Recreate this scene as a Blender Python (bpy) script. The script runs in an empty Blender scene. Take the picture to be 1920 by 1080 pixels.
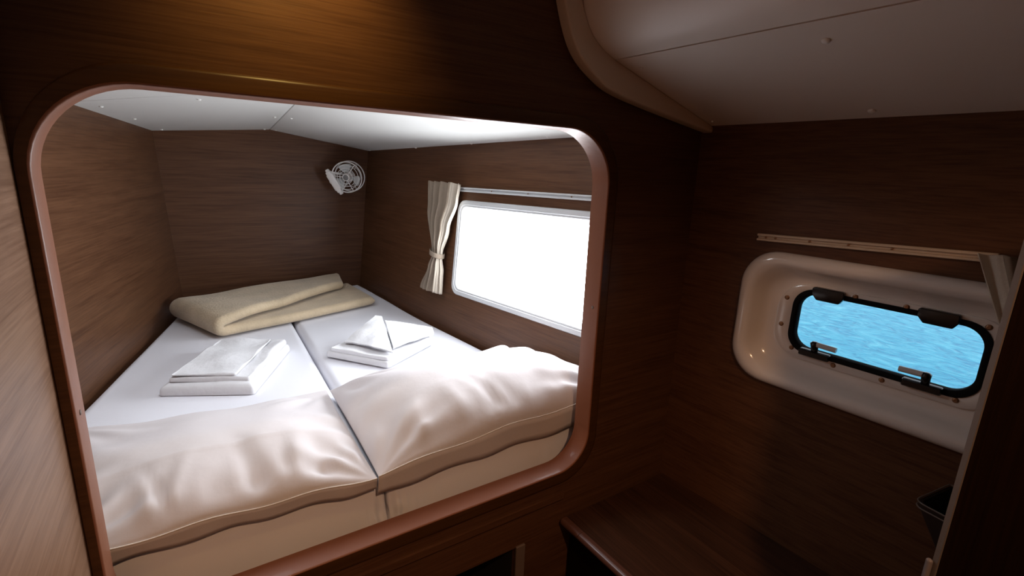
import bpy, bmesh, math, random
from mathutils import Vector, Matrix, noise

sc = bpy.context.scene
COL = sc.collection

# ------------------------------------------------------------------ camera
# metres; the camera stands at the origin, the cabin sole is 1.55 m below it,
# +Y runs into the berth, +X to the hull side
R3 = Matrix(((0.8370816, 0.0971038, -0.5383913),
             (-0.5457399, 0.2170057, -0.8093680),
             (0.0382413, 0.9713287, 0.2346449)))
cam_d = bpy.data.cameras.new('camera')
cam_d.sensor_width = 36.0
cam_d.lens = 920.386 / 1920 * 36.0
cam_d.clip_start = 0.01
cam_d.clip_end = 300
cam = bpy.data.objects.new('camera', cam_d)
COL.objects.link(cam)
cam.matrix_world = R3.to_4x4()
sc.camera = cam

# ------------------------------------------------------------------ light and exposure
sc.view_settings.view_transform = 'Standard'
sc.view_settings.look = 'None'
sc.view_settings.exposure = 0.0
sc.view_settings.gamma = 1.0

world = bpy.data.worlds.new('sky')
sc.world = world
world.use_nodes = True
wn = world.node_tree
wn.nodes.clear()
bg = wn.nodes.new('ShaderNodeBackground')
bg.inputs['Color'].default_value = (0.80, 0.90, 1.0, 1)
bg.inputs['Strength'].default_value = 1.5
wo = wn.nodes.new('ShaderNodeOutputWorld')
wn.links.new(bg.outputs[0], wo.inputs[0])

WINDOW_GLOW = 16.5      # the frosted berth window in full daylight
ADDED_HATCH_GLOW = 10.5       # glowing hatch added out of view to brighten the bed
LAMP_W = 7.5           # downlight over the bunk opening
LAMP_BACK_W = 44.0      # downlight behind the camera
WARM = (1.0, 0.66, 0.19)
SOFT_WARM = (1.0, 0.56, 0.30)


def lamp_light(name, loc, power, color, size, spot, blend, parent=None, aim=None):
    d = bpy.data.lights.new(name, 'SPOT')
    d.energy = power
    d.color = color
    d.shadow_soft_size = size
    d.spot_size = math.radians(spot)
    d.spot_blend = blend
    o = bpy.data.objects.new(name, d)
    COL.objects.link(o)
    if aim is not None:
        o.rotation_euler = (Vector(aim) - Vector(loc)).to_track_quat('-Z', 'Y').to_euler()
    if parent is not None:
        o.parent = parent
        o.location = Vector(loc) - ORIGIN[parent.name]
    else:
        o.location = loc
    return o


# ------------------------------------------------------------------ materials
def new_mat(name):
    m = bpy.data.materials.new(name)
    m.use_nodes = True
    nt = m.node_tree
    b = nt.nodes['Principled BSDF']
    return m, nt, b


def plain(name, col, rough=0.5, spec=0.5, metal=0.0, bump=0.0, bscale=60.0, coat=0.0, sheen=0.0, var=0.0):
    m, nt, b = new_mat(name)
    b.inputs['Base Color'].default_value = (*col, 1)
    b.inputs['Roughness'].default_value = rough
    b.inputs['Specular IOR Level'].default_value = spec
    b.inputs['Metallic'].default_value = metal
    b.inputs['Coat Weight'].default_value = coat
    b.inputs['Sheen Weight'].default_value = sheen
    tc = nt.nodes.new('ShaderNodeTexCoord')
    if bump > 0:
        n = nt.nodes.new('ShaderNodeTexNoise')
        n.inputs['Scale'].default_value = bscale
        n.inputs['Detail'].default_value = 5
        bp = nt.nodes.new('ShaderNodeBump')
        bp.inputs['Strength'].default_value = bump
        bp.inputs['Distance'].default_value = 0.01
        nt.links.new(tc.outputs['Object'], n.inputs['Vector'])
        nt.links.new(n.outputs['Fac'], bp.inputs['Height'])
        nt.links.new(bp.outputs[0], b.inputs['Normal'])
    if var > 0:
        n = nt.nodes.new('ShaderNodeTexNoise')
        n.inputs['Scale'].default_value = 9.0
        n.inputs['Detail'].default_value = 4
        r = nt.nodes.new('ShaderNodeValToRGB')
        r.color_ramp.elements[0].position = 0.3
        r.color_ramp.elements[1].position = 0.7
        r.color_ramp.elements[0].color = (*[c * (1 - var) for c in col], 1)
        r.color_ramp.elements[1].color = (*[min(1, c * (1 + var)) for c in col], 1)
        nt.links.new(tc.outputs['Object'], n.inputs['Vector'])
        nt.links.new(n.outputs['Fac'], r.inputs['Fac'])
        nt.links.new(r.outputs[0], b.inputs['Base Color'])
    return m


def wood(name, dark, light, axis='X', rough=0.42, fine=1.0, coat=0.04, bump=0.25, spec=0.22, turn=0.0, lo=0.36, hi=0.60):
    """varnished veneer, the grain running along one axis"""
    m, nt, b = new_mat(name)
    tc = nt.nodes.new('ShaderNodeTexCoord')

    def stretched(across, along, detail, distort):
        mp = nt.nodes.new('ShaderNodeMapping')
        s = [across, across, across]
        s['XYZ'.index(axis)] = along
        mp.inputs['Scale'].default_value = s
        n = nt.nodes.new('ShaderNodeTexNoise')
        n.inputs['Scale'].default_value = 1.0
        n.inputs['Detail'].default_value = detail
        n.inputs['Roughness'].default_value = 0.62
        n.inputs['Distortion'].default_value = distort
        src = tc.outputs['Object']
        if turn:
            vr = nt.nodes.new('ShaderNodeVectorRotate')
            vr.rotation_type = 'Z_AXIS'
            vr.inputs['Angle'].default_value = turn
            nt.links.new(src, vr.inputs['Vector'])
            src = vr.outputs[0]
        nt.links.new(src, mp.inputs['Vector'])
        nt.links.new(mp.outputs[0], n.inputs['Vector'])
        return n
    a = stretched(34 * fine, 1.6, 6, 0.7)
    c = stretched(190 * fine, 5.0, 3, 0.2)
    mix = nt.nodes.new('ShaderNodeMath')
    mix.operation = 'MULTIPLY_ADD'
    mix.inputs[1].default_value = 0.55
    nt.links.new(c.outputs['Fac'], mix.inputs[0])
    half = nt.nodes.new('ShaderNodeMath')
    half.operation = 'MULTIPLY'
    half.inputs[1].default_value = 0.45
    nt.links.new(a.outputs['Fac'], half.inputs[0])
    nt.links.new(half.outputs[0], mix.inputs[2])
    r = nt.nodes.new('ShaderNodeValToRGB')
    r.color_ramp.elements[0].position = lo
    r.color_ramp.elements[1].position = hi
    r.color_ramp.elements[0].color = (*dark, 1)
    r.color_ramp.elements[1].color = (*light, 1)
    nt.links.new(mix.outputs[0], r.inputs['Fac'])
    nt.links.new(r.outputs[0], b.inputs['Base Color'])
    bp = nt.nodes.new('ShaderNodeBump')
    bp.inputs['Strength'].default_value = bump
    bp.inputs['Distance'].default_value = 0.002
    nt.links.new(mix.outputs[0], bp.inputs['Height'])
    nt.links.new(bp.outputs[0], b.inputs['Normal'])
    b.inputs['Roughness'].default_value = rough
    b.inputs['Specular IOR Level'].default_value = spec
    b.inputs['Coat Weight'].default_value = coat
    b.inputs['Coat Roughness'].default_value = 0.3
    return m


M = {}
TK_D, TK_L = (0.070, 0.0285, 0.0135), (0.125, 0.0560, 0.0275)
M['teak_x'] = wood('teak_grain_across', TK_D, TK_L, 'X')
M['teak_y'] = wood('teak_grain_along_hull', TK_D, TK_L, 'Y')
M['teak_berth_left'] = wood('teak_berth_side', TK_D, TK_L, 'Y', turn=math.atan(.242))
M['teak_hull'] = wood('teak_berth_hull', TK_D, TK_L, 'Y', turn=-math.atan(.128))
M['teak_band'] = wood('teak_opening_frame', (0.060, 0.024, 0.008), (0.090, 0.038, 0.013), 'X', rough=.36, coat=.10, bump=.1)
M['teak_left'] = wood('teak_left_panel', (0.180, 0.088, 0.047), (0.300, 0.168, 0.103), 'Y', rough=0.38)
M['mahogany'] = plain('mahogany_moulding', (0.25, 0.095, 0.050), 0.45, 0.35, coat=0.06, bump=0.05, bscale=120)
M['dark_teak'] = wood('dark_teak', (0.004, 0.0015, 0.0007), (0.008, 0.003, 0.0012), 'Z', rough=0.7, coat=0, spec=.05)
M['bench_wood'] = wood('bench_teak', (0.030, 0.012, 0.006), (0.065, 0.027, 0.014), 'Y', rough=0.5)
M['nosing'] = plain('bench_nosing', (0.11, 0.046, 0.032), 0.35, coat=0.2)
M['liner'] = plain('headliner_white', (0.75, 0.745, 0.72), 0.45, bump=0.04, bscale=180)
M['liner_cream'] = plain('headliner_cream', (0.82, 0.74, 0.67), 0.42)
M['liner_trim'] = plain('headliner_trim', (0.72, 0.59, 0.46), 0.5)
M['cap'] = plain('screw_cap_white', (0.85, 0.84, 0.80), 0.3)
M['gel'] = plain('moulded_gelcoat', (0.80, 0.74, 0.69), 0.16, 0.6, coat=0.6)
M['white_plastic'] = plain('white_plastic', (0.66, 0.68, 0.70), 0.4)
M['fan_white'] = plain('fan_white_plastic', (0.90, 0.88, 0.87), 0.4)
M['fan_blade'] = plain('fan_blade_plastic', (0.66, 0.69, 0.69), 0.45)
M['fan_hub'] = plain('fan_hub_grey', (0.22, 0.22, 0.22), 0.5)
M['black'] = plain('black_plastic', (0.012, 0.012, 0.013), 0.22, 0.5)
M['rubber'] = plain('black_rubber', (0.010, 0.010, 0.010), 0.85, 0.1)
M['handle'] = plain('pale_latch_handle', (0.62, 0.60, 0.60), 0.25)
M['steel'] = plain('polished_steel', (0.72, 0.72, 0.74), 0.2, metal=1.0)
M['bronze'] = plain('screw_bronze', (0.32, 0.18, 0.10), 0.35, metal=0.7)
M['sheet'] = plain('white_sheet', (0.80, 0.805, 0.87), 0.95, 0.08, bump=0.12, bscale=14)
M['linen'] = plain('white_linen', (0.76, 0.76, 0.79), 0.9, 0.15, bump=0.25, bscale=40)
M['pillowcase'] = plain('white_pillowcase', (0.70, 0.66, 0.675), 0.95, 0.08, bump=0.14, bscale=16)
M['piping'] = plain('pillow_piping', (0.80, 0.76, 0.70), 0.7)
M['fleece'] = plain('beige_fleece', (0.56, 0.445, 0.305), 0.95, 0.1, bump=0.35, bscale=90, sheen=0.3, var=0.12)
M['curtain'] = plain('beige_curtain_shaded', (0.30, 0.24, 0.185), 0.9, 0.1, bump=0.2, bscale=200)  # beige cloth darkened: shade on the body turned from the light
M['curtain_hem_lit'] = plain('curtain_hem_lit', (0.60, 0.53, 0.44), 0.9, 0.1, bump=0.2, bscale=200)  # same cloth at the leading hem, kept lighter as if lit
M['cream_rail'] = plain('cream_rail', (0.62, 0.50, 0.38), 0.4)
M['bin'] = plain('dark_bin', (0.022, 0.013, 0.010), 0.4)
M['bin_rim'] = plain('bin_rim', (0.16, 0.12, 0.10), 0.3)
M['door_edge'] = plain('door_edge', (0.095, 0.075, 0.065), 0.5)
M['nosing_pale'] = plain('worn_latch_plastic', (0.13, 0.11, 0.11), 0.5)
M['recess'] = plain('recess_dark', (0.012, 0.008, 0.006), 0.8)
M['recess_edge'] = plain('recess_edge', (0.17, 0.12, 0.10), 0.6)
M['sole'] = wood('cabin_sole', (0.06, 0.03, 0.015), (0.13, 0.07, 0.035), 'Y')


def glow_mat(name, col, strength):
    m = bpy.data.materials.new(name)
    m.use_nodes = True
    nt = m.node_tree
    nt.nodes.clear()
    e = nt.nodes.new('ShaderNodeEmission')
    e.inputs[0].default_value = (*col, 1)
    e.inputs[1].default_value = strength
    o = nt.nodes.new('ShaderNodeOutputMaterial')
    nt.links.new(e.outputs[0], o.inputs[0])
    return m


M['frosted'] = glow_mat('frosted_pane_in_daylight', (0.91, 0.955, 1.0), WINDOW_GLOW)
M['added_hatch_pane'] = glow_mat('added_hatch_fill_light', (0.90, 0.95, 1.0), ADDED_HATCH_GLOW)  # emission of the added hatch, fill for the bed
M['lamp_lens'] = glow_mat('lamp_lens', (1.0, 0.7, 0.4), 3.0)


def glass_mat():
    m = bpy.data.materials.new('clear_pane')
    m.use_nodes = True
    nt = m.node_tree
    nt.nodes.clear()
    t = nt.nodes.new('ShaderNodeBsdfTransparent')
    g = nt.nodes.new('ShaderNodeBsdfGlossy')
    g.inputs['Roughness'].default_value = 0.02
    fr = nt.nodes.new('ShaderNodeFresnel')
    fr.inputs[0].default_value = 1.25
    mx = nt.nodes.new('ShaderNodeMixShader')
    o = nt.nodes.new('ShaderNodeOutputMaterial')
    nt.links.new(fr.outputs[0], mx.inputs[0])
    nt.links.new(t.outputs[0], mx.inputs[1])
    nt.links.new(g.outputs[0], mx.inputs[2])
    nt.links.new(mx.outputs[0], o.inputs[0])
    return m


M['glass'] = glass_mat()


def sea_mat():
    m, nt, b = new_mat('turquoise_sea')
    tc = nt.nodes.new('ShaderNodeTexCoord')
    mp = nt.nodes.new('ShaderNodeMapping')
    mp.inputs['Scale'].default_value = (1.5, 1.0, 1)
    n = nt.nodes.new('ShaderNodeTexNoise')
    n.inputs['Scale'].default_value = 5.0
    n.inputs['Detail'].default_value = 7
    n.inputs['Roughness'].default_value = 0.62
    n.inputs['Distortion'].default_value = 1.6
    nt.links.new(tc.outputs['Object'], mp.inputs[0])
    nt.links.new(mp.outputs[0], n.inputs['Vector'])
    r = nt.nodes.new('ShaderNodeValToRGB')
    e = r.color_ramp.elements
    e[0].position = 0.33
    e[0].color = (0.020, 0.24, 0.42, 1)
    e[1].position = 0.68
    e[1].color = (0.115, 0.52, 0.66, 1)
    k = e.new(0.5)
    k.color = (0.045, 0.385, 0.56, 1)
    nt.links.new(n.outputs['Fac'], r.inputs['Fac'])
    nt.links.new(r.outputs[0], b.inputs['Base Color'])
    b.inputs['Roughness'].default_value = 0.35
    b.inputs['Specular IOR Level'].default_value = 0.15
    bp = nt.nodes.new('ShaderNodeBump')
    bp.inputs['Strength'].default_value = 0.6
    bp.inputs['Distance'].default_value = 0.05
    nt.links.new(n.outputs['Fac'], bp.inputs['Height'])
    nt.links.new(bp.outputs[0], b.inputs['Normal'])
    return m


M['sea'] = sea_mat()

# ------------------------------------------------------------------ helpers
ORIGIN = {}


def thing(name, loc, label, cat, group=None):
    o = bpy.data.objects.new(name, None)
    COL.objects.link(o)
    o.empty_display_size = 0.05
    o.location = loc
    ORIGIN[o.name] = Vector(loc)
    o['label'] = label
    o['category'] = cat
    if group:
        o['group'] = group
    return o


def tag(o, label, cat, group=None):
    o['label'] = label
    o['category'] = cat
    if group:
        o['group'] = group
    return o


def structure(o, label=None):
    o['kind'] = 'structure'
    if label:
        o['label'] = label
    return o


def mesh(name, verts, faces, mat, parent=None, smooth=False, bevel=0.0, bseg=2, sub=0, solid=0.0, auto=None, origin=None):
    """one mesh object; verts are given in world metres"""
    vs = [Vector(v) for v in verts]
    if parent is not None:
        og = ORIGIN[parent.name].copy() if origin is None else Vector(origin)
    elif origin is not None:
        og = Vector(origin)
    else:
        lo = [min(v[i] for v in vs) for i in range(3)]
        hi = [max(v[i] for v in vs) for i in range(3)]
        og = Vector(((lo[0] + hi[0]) / 2, (lo[1] + hi[1]) / 2, lo[2]))
    me = bpy.data.meshes.new(name)
    me.from_pydata([v - og for v in vs], [], faces)
    bm = bmesh.new()
    bm.from_mesh(me)
    bmesh.ops.remove_doubles(bm, verts=bm.verts, dist=1e-6)
    bmesh.ops.recalc_face_normals(bm, faces=bm.faces)
    bm.to_mesh(me)
    bm.free()
    me.materials.append(mat)
    if smooth:
        for p in me.polygons:
            p.use_smooth = True
    o = bpy.data.objects.new(name, me)
    COL.objects.link(o)
    o.location = og
    ORIGIN[o.name] = og
    if parent is not None:
        o.parent = parent
        o.location = og - ORIGIN[parent.name]
    if solid:
        md = o.modifiers.new('thickness', 'SOLIDIFY')
        md.thickness = solid
        md.offset = 0
        md.use_even_offset = True
    if bevel:
        md = o.modifiers.new('bevel', 'BEVEL')
        md.width = bevel
        md.segments = bseg
        md.limit_method = 'ANGLE'
        md.angle_limit = math.radians(35)
    if sub:
        md = o.modifiers.new('subdivision', 'SUBSURF')
        md.levels = md.render_levels = sub
    if auto:
        for p in me.polygons:
            p.use_smooth = True
        md = o.modifiers.new('weighted', 'EDGE_SPLIT')
        md.split_angle = math.radians(auto)
    return o


class MB:
    def __init__(self):
        self.v, self.f = [], []

    def add(self, vs, fs):
        k = len(self.v)
        self.v += [Vector(v) for v in vs]
        self.f += [tuple(i + k for i in f) for f in fs]

    def box(self, lo, hi, mt=None):
        x0, y0, z0 = lo
        x1, y1, z1 = hi
        vs = [(x0, y0, z0), (x1, y0, z0), (x1, y1, z0), (x0, y1, z0), (x0, y0, z1), (x1, y0, z1), (x1, y1, z1), (x0, y1, z1)]
        if mt is not None:
            vs = [mt @ Vector(v) for v in vs]
        self.add(vs, [(0, 3, 2, 1), (4, 5, 6, 7), (0, 1, 5, 4), (1, 2, 6, 5), (2, 3, 7, 6), (3, 0, 4, 7)])

    def loft(self, loops, cap0=False, cap1=False, close=True):
        k = len(self.v)
        n = len(loops[0])
        for L in loops:
            self.v += [Vector(p) for p in L]
        for i in range(len(loops) - 1):
            for j in range(n if close else n - 1):
                a, b_ = k + i * n + j, k + i * n + (j + 1) % n
                self.f.append((a, b_, b_ + n, a + n))
        if cap0:
            self.f.append(tuple(k + j for j in range(n)))
        if cap1:
            self.f.append(tuple(k + (len(loops) - 1) * n + j for j in range(n)))

    def tube(self, pts, r, n=10, closed=False, caps=True):
        pts = [Vector(p) for p in pts]
        N = len(pts)
        loops = []
        prev = None
        for i, p in enumerate(pts):
            if closed:
                t = pts[(i + 1) % N] - pts[i - 1]
            else:
                t = pts[min(i + 1, N - 1)] - pts[max(i - 1, 0)]
            t.normalize()
            if prev is None:
                a = Vector((0, 0, 1)) if abs(t.z) < 0.9 else Vector((1, 0, 0))
                u = t.cross(a).normalized()
            else:
                u = (prev - t * prev.dot(t)).normalized()
            prev = u
            w = t.cross(u)
            rr_ = r[i] if isinstance(r, (list, tuple)) else r
            loops.append([p + (u * math.cos(2 * math.pi * j / n) + w * math.sin(2 * math.pi * j / n)) * rr_ for j in range(n)])
        if closed:
            loops.append(loops[0])
            self.loft(loops)
        else:
            self.loft(loops, caps, caps)

    def lathe(self, prof, mt, n=20, cap0=True, cap1=True):
        """profile of (radius, height) about the local z axis of mt"""
        loops = [[mt @ Vector((r * math.cos(2 * math.pi * j / n), r * math.sin(2 * math.pi * j / n), h)) for j in range(n)] for r, h in prof]
        self.loft(loops, cap0, cap1)

    def build(self, name, mat, parent=None, **kw):
        return mesh(name, self.v, self.f, mat, parent, **kw)


def rr(x0, x1, z0, z1, r, n=8):
    """rounded rectangle, r one radius or (bl, br, tr, tl); counter-clockwise list of 2-D points"""
    if not isinstance(r, (tuple, list)):
        r = (r, r, r, r)
    out = []
    for (cx, cz, rad, a0) in ((x0 + r[0], z0 + r[0], r[0], 180), (x1 - r[1], z0 + r[1], r[1], 270), (x1 - r[2], z1 - r[2], r[2], 0), (x0 + r[3], z1 - r[3], r[3], 90)):
        for i in range(n + 1):
            a = math.radians(a0 + 90 * i / n)
            out.append((cx + rad * math.cos(a), cz + rad * math.sin(a)))
    return out


def plate(name, outer, holes, mat, to3, thick, parent=None, **kw):
    """flat board with holes; to3(u, v, w) maps board coordinates to the world, w is depth"""
    bm = bmesh.new()
    loops = [outer] + list(holes)
    edges = []
    for L in loops:
        vs = [bm.verts.new((p[0], p[1], 0)) for p in L]
        for i in range(len(vs)):
            edges.append(bm.edges.new((vs[i], vs[(i + 1) % len(vs)])))
    bmesh.ops.triangle_fill(bm, use_beauty=True, use_dissolve=False, edges=edges)
    bm.verts.index_update()
    v2 = [v.co.copy() for v in bm.verts]
    tri = [tuple(v.index for v in f.verts) for f in bm.faces]
    bm.free()
    n = len(v2)
    vs = [to3(v.x, v.y, 0) for v in v2] + [to3(v.x, v.y, thick) for v in v2]
    fs = list(tri) + [tuple(i + n for i in reversed(f)) for f in tri]
    k = 0
    for L in loops:
        m_ = len(L)
        for i in range(m_):
            a, b_ = k + i, k + (i + 1) % m_
            fs.append((a, b_, b_ + n, a + n))
        k += m_
    return mesh(name, vs, fs, mat, parent, **kw)


def copy_part(src, parent, world_loc):
    c = src.copy()
    COL.objects.link(c)
    c.parent = parent
    c.location = Vector(world_loc) - (ORIGIN[parent.name] if parent is not None else Vector())
    ORIGIN[c.name] = Vector(world_loc)
    return c


def smoothstep(a, b, x):
    t = max(0.0, min(1.0, (x - a) / (b - a)))
    return t * t * (3 - 2 * t)


def nz(x, y, z=0.0, s=1.0):
    return noise.noise(Vector((x * s, y * s, z)))


# ------------------------------------------------------------------ key planes
FLOOR = -1.55
ROOF = 0.52
YB = 1.05                      # face of the bunk bulkhead
YI = 1.115                     # its berth side
YBACK = 3.36                   # berth end wall
XL = -0.215                    # cabin left panel
OPEN = (-0.195, 1.016, -0.929, 0.110)
OPEN_R = (0.12, 0.115, 0.150, 0.150)
BED = -0.84


def x_left(y, z):              # berth inner side wall
    return -0.07 + 0.242 * (y - YBACK) - 0.0495 * (z + 0.84)


def x_hull(y, z):              # hull side inside the berth
    return 0.96 - 0.128 * (y - YBACK) + 0.094 * (z + 0.81)


def x_side(y):                 # hull side of the fore cabin
    return 1.42 + 0.058 * (YB - y)


def z_cl(x, y):
    return 0.3851 + 0.0820 * x - 0.0737 * y


def z_cr(x, y):
    return 0.4037 - 0.1565 * x - 0.0468 * y


# ------------------------------------------------------------------ setting: the bulkhead with the bunk opening
hole = rr(*OPEN, OPEN_R, 14)
niche = [(0.28, -1.46), (0.76, -1.46), (0.76, -1.15), (0.28, -1.15)]
bulk = plate('wall_front', [(-0.62, FLOOR), (1.50, FLOOR), (1.50, ROOF), (-0.62, ROOF)], [rr(OPEN[0] - .008, OPEN[1] + .008, OPEN[2] - .008, OPEN[3] + .008, OPEN_R, 14), niche],
             M['teak_x'], lambda u, v, w: (u, YB + .010 + w, v), YI - YB - .010 - .002)
structure(bulk)

# raised moulding round the opening: flat face, rounded outer arris, deep inner reveal
fr = MB()


def band_loop(grow, y, rad=0.0):
    x0, x1, z0, z1 = OPEN
    o_ = rr(max(x0 - grow, XL + .002), x1 + grow, z0 - grow * 1.1, z1 + grow * 0.9, [r + grow * .6 for r in OPEN_R], 14)
    return [(p[0], y, p[1]) for p in o_]


L0 = [(p[0], YI + .003, p[1]) for p in rr(OPEN[0], OPEN[1], OPEN[2], OPEN[3], OPEN_R, 14)]
L1 = [(p[0], YB + .004, p[1]) for p in rr(*OPEN, OPEN_R, 14)]
L2 = [(p[0], YB + .001, p[1]) for p in rr(OPEN[0] - .0012, OPEN[1] + .0012, OPEN[2] - .0012, OPEN[3] + .0012, OPEN_R, 14)]
L3 = [(p[0], YB, p[1]) for p in rr(OPEN[0] - .004, OPEN[1] + .004, OPEN[2] - .004, OPEN[3] + .004, OPEN_R, 14)]
fr.loft([L0, L1, L2, L3])
frame = structure(fr.build('trim_1', M['mahogany'], auto=50))
fc = MB()
fc.loft([L3, band_loop(.032, YB), band_loop(.037, YB + .0012), band_loop(.040, YB + .0045), band_loop(.041, YB + .010)])
fc.build('face_board', M['teak_band'], frame, auto=50)
for p, nrm in (((1.016, 1.075, -0.403), (-1, 0, 0)), ((-0.195, 1.08, -0.45), (1, 0, 0))):
    sb = MB()
    q = Vector(nrm).to_track_quat('Z', 'Y').to_matrix().to_4x4()
    sb.lathe([(.0052, 0), (.0052, .0008), (.004, .0016), (.001, .0018)], Matrix.Translation(p) @ q, 14)
    sb.build('screw_cap', M['recess_edge'], frame, smooth=True)

# ledge strip and niche under the bunk
lb = MB()
lb.box((-0.20, YB - .004, -1.030), (0.93, YB + .012, -1.004))
structure(lb.build('trim_2', M['teak_x'], bevel=.003))
nb = MB()
YN = YB + .03
nb.add([(.281, YN, -1.459), (.759, YN, -1.459), (.759, YN, -1.151), (.281, YN, -1.151), (.28, 1.5, -1.46), (.76, 1.5, -1.46), (.76, 1.5, -1.15), (.28, 1.5, -1.15)],
       [(4, 5, 6, 7), (0, 1, 5, 4), (1, 2, 6, 5), (2, 3, 7, 6), (3, 0, 4, 7)])
structure(nb.build('wall_niche', M['recess']))
nj = MB()
nj.box((.757, YB + .003, -1.46), (.790, YB + .012, -1.145))
structure(nj.build('trim_3', M['recess_edge'], bevel=.002))

# cabin left panel (pale teak), hull side, back, sole, deckhead
lw = MB()
lw.box((XL - .03, -1.3, FLOOR), (XL, YB + .008, ROOF))
structure(lw.build('wall_left', M['teak_left']))
fb = MB()
fb.box((-0.62, -1.3, FLOOR - .03), (1.62, YI, FLOOR))
structure(fb.build('floor', M['sole']))
bb = MB()
bb.box((-0.25, -1.33, FLOOR), (1.62, -1.3, ROOF))
structure(bb.build('wall_back', M['dark_teak']))
cb = MB()
cb.box((-0.62, -1.33, ROOF), (1.62, YI, ROOF + .03))
roof = structure(cb.build('ceiling', M['liner_cream']))

# side wall frame: u runs towards the camera, v up, n into the cabin
SIDE_U = Vector((0.058, -1, 0)).normalized()
SIDE_N = Vector((-1, -0.058, 0)).normalized()


def side(y, z, n=0.0):
    return Vector((x_side(y), y, z)) + SIDE_N * n


PORT_C = (0.487, -0.398)       # centre (y, z) of the porthole recess


def sidew(u, v, w):            # u measured along the wall towards the camera from y = PORT_C
    return Vector((x_side(PORT_C[0]), PORT_C[0], 0)) + SIDE_U * u + Vector((0, 0, v)) + SIDE_N * w


structure(plate('wall_right', [(-0.60, FLOOR), (1.80, FLOOR), (1.80, ROOF), (-0.60, ROOF)], [rr(-.328, .328, PORT_C[1] - .172, PORT_C[1] + .162, .09, 8)],
                M['teak_y'], lambda u, v, w: sidew(u, v, -w), .03))

# side deck headliner: curved moulded panel, flat panel, and the trim against the bulkhead
inner = [(0.842, 0.53), (0.848, 0.46), (0.857, 0.405), (0.872, 0.365), (0.895, 0.335), (0.930, 0.308), (0.975, 0.290)]
inner2 = [(0.979, 0.2885), (1.10, 0.252), (1.26, 0.2045), (1.415, 0.158)]


def deck_strip(name, prof, y0, y1, mat, th=.012):
    b_ = MB()
    L = []
    for (y, _) in ((y0, 0), (y1, 0)):
        dx = .058 * (YB - y)
        L.append([(x + dx, y, z) for x, z in prof] + [(x + dx + .004, y, z + th) for x, z in reversed(prof)])
    b_.loft(L, True, True)
    return b_.build(name, mat, auto=40)


def dense(prof, n=6):
    """smooth curve through the profile points"""
    out = []
    P = [Vector((p[0], p[1])) for p in prof]
    for i in range(len(P) - 1):
        p0, p1, p2, p3 = P[max(i - 1, 0)], P[i], P[i + 1], P[min(i + 2, len(P) - 1)]
        for k in range(n):
            t = k / n
            out.append(.5 * ((2 * p1) + (-p0 + p2) * t + (2 * p0 - 5 * p1 + 4 * p2 - p3) * t * t + (-p0 + 3 * p1 - 3 * p2 + p3) * t ** 3))
    out.append(P[-1])
    return [(p.x, p.y) for p in out]


deck1 = structure(deck_strip('ceiling_curve', dense(inner), YB - .02, -1.3, M['liner_cream']))
deck2 = structure(deck_strip('ceiling_side', inner2, YB - .02, -1.3, M['liner_cream']))


def dcap(x, y, z, nrm, r, parent):
    b_ = MB()
    q = Vector(nrm).normalized().to_track_quat('Z', 'Y').to_matrix().to_4x4()
    b_.lathe([(r, -.001), (r, r * .25), (r * .8, r * .55), (r * .35, r * .72), (.0004, r * .75)], Matrix.Translation((x, y, z)) @ q, 14)
    return b_.build('screw_cap', M['cap'], parent, smooth=True)


DN = (-.29, 0, -1)


def z_deck(x, y):
    return .2885 - .2995 * (x - .979 - .058 * (YB - y))


for (x, y) in ((1.075, .545), (1.036, .985), (1.40, .575), (1.385, 1.0), (1.10, .1)):
    dcap(x, y, z_deck(x, y), DN, .0085 if y < .9 else .005, deck2)

outer_c = [(0.775, 0.53), (0.785, 0.46), (0.797, 0.401), (0.828, 0.324), (0.867, 0.274), (0.935, 0.231), (1.006, 0.206), (1.16, 0.178), (1.425, 0.137)]
up_c = [(0.838, 0.53), (0.845, 0.46), (0.855, 0.405), (0.884, 0.352), (0.912, 0.324), (0.955, 0.300), (1.02, 0.278), (1.17, 0.232), (1.425, 0.156)]
tr = MB()
oc, uc = dense(outer_c), dense(up_c)
ya, yb_ = YB - .028, YB + .009
n = len(oc)
vs = [(x, ya, z) for x, z in oc] + [(x, ya, z) for x, z in uc] + [(x, yb_, z) for x, z in oc] + [(x, yb_, z) for x, z in uc]
fs = []
for i in range(n - 1):
    fs += [(i, i + 1, n + i + 1, n + i), (2 * n + i, 3 * n + i, 3 * n + i + 1, 2 * n + i + 1), (i, 2 * n + i, 2 * n + i + 1, i + 1), (n + i, n + i + 1, 3 * n + i + 1, 3 * n + i)]
fs += [(0, n, 3 * n, 2 * n), (n - 1, 3 * n - 1, 4 * n - 1, 2 * n - 1)]
tr.add(vs, fs)
structure(tr.build('trim_4', M['liner_trim'], bevel=.006, bseg=3, auto=35))

# ------------------------------------------------------------------ setting: the berth
bl = MB()
ZT, ZBOT = .32, -1.10
bl.add([(x_left(YI, ZBOT), YI, ZBOT), (x_left(YBACK, ZBOT), YBACK, ZBOT), (x_left(YBACK, ZT), YBACK, ZT), (x_left(YI, ZT), YI, ZT)], [(0, 1, 2, 3)])
structure(bl.build('wall_berth_left', M['teak_berth_left'], solid=.004))
be = MB()
be.add([(x_left(YBACK, ZBOT) - .02, YBACK, ZBOT), (x_hull(YBACK, ZBOT) + .02, YBACK, ZBOT), (x_hull(YBACK, ZT) + .02, YBACK, ZT), (x_left(YBACK, ZT) - .02, YBACK, ZT)], [(0, 1, 2, 3)])
structure(be.build('wall_berth_end', M['teak_x'], solid=.004))

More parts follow.
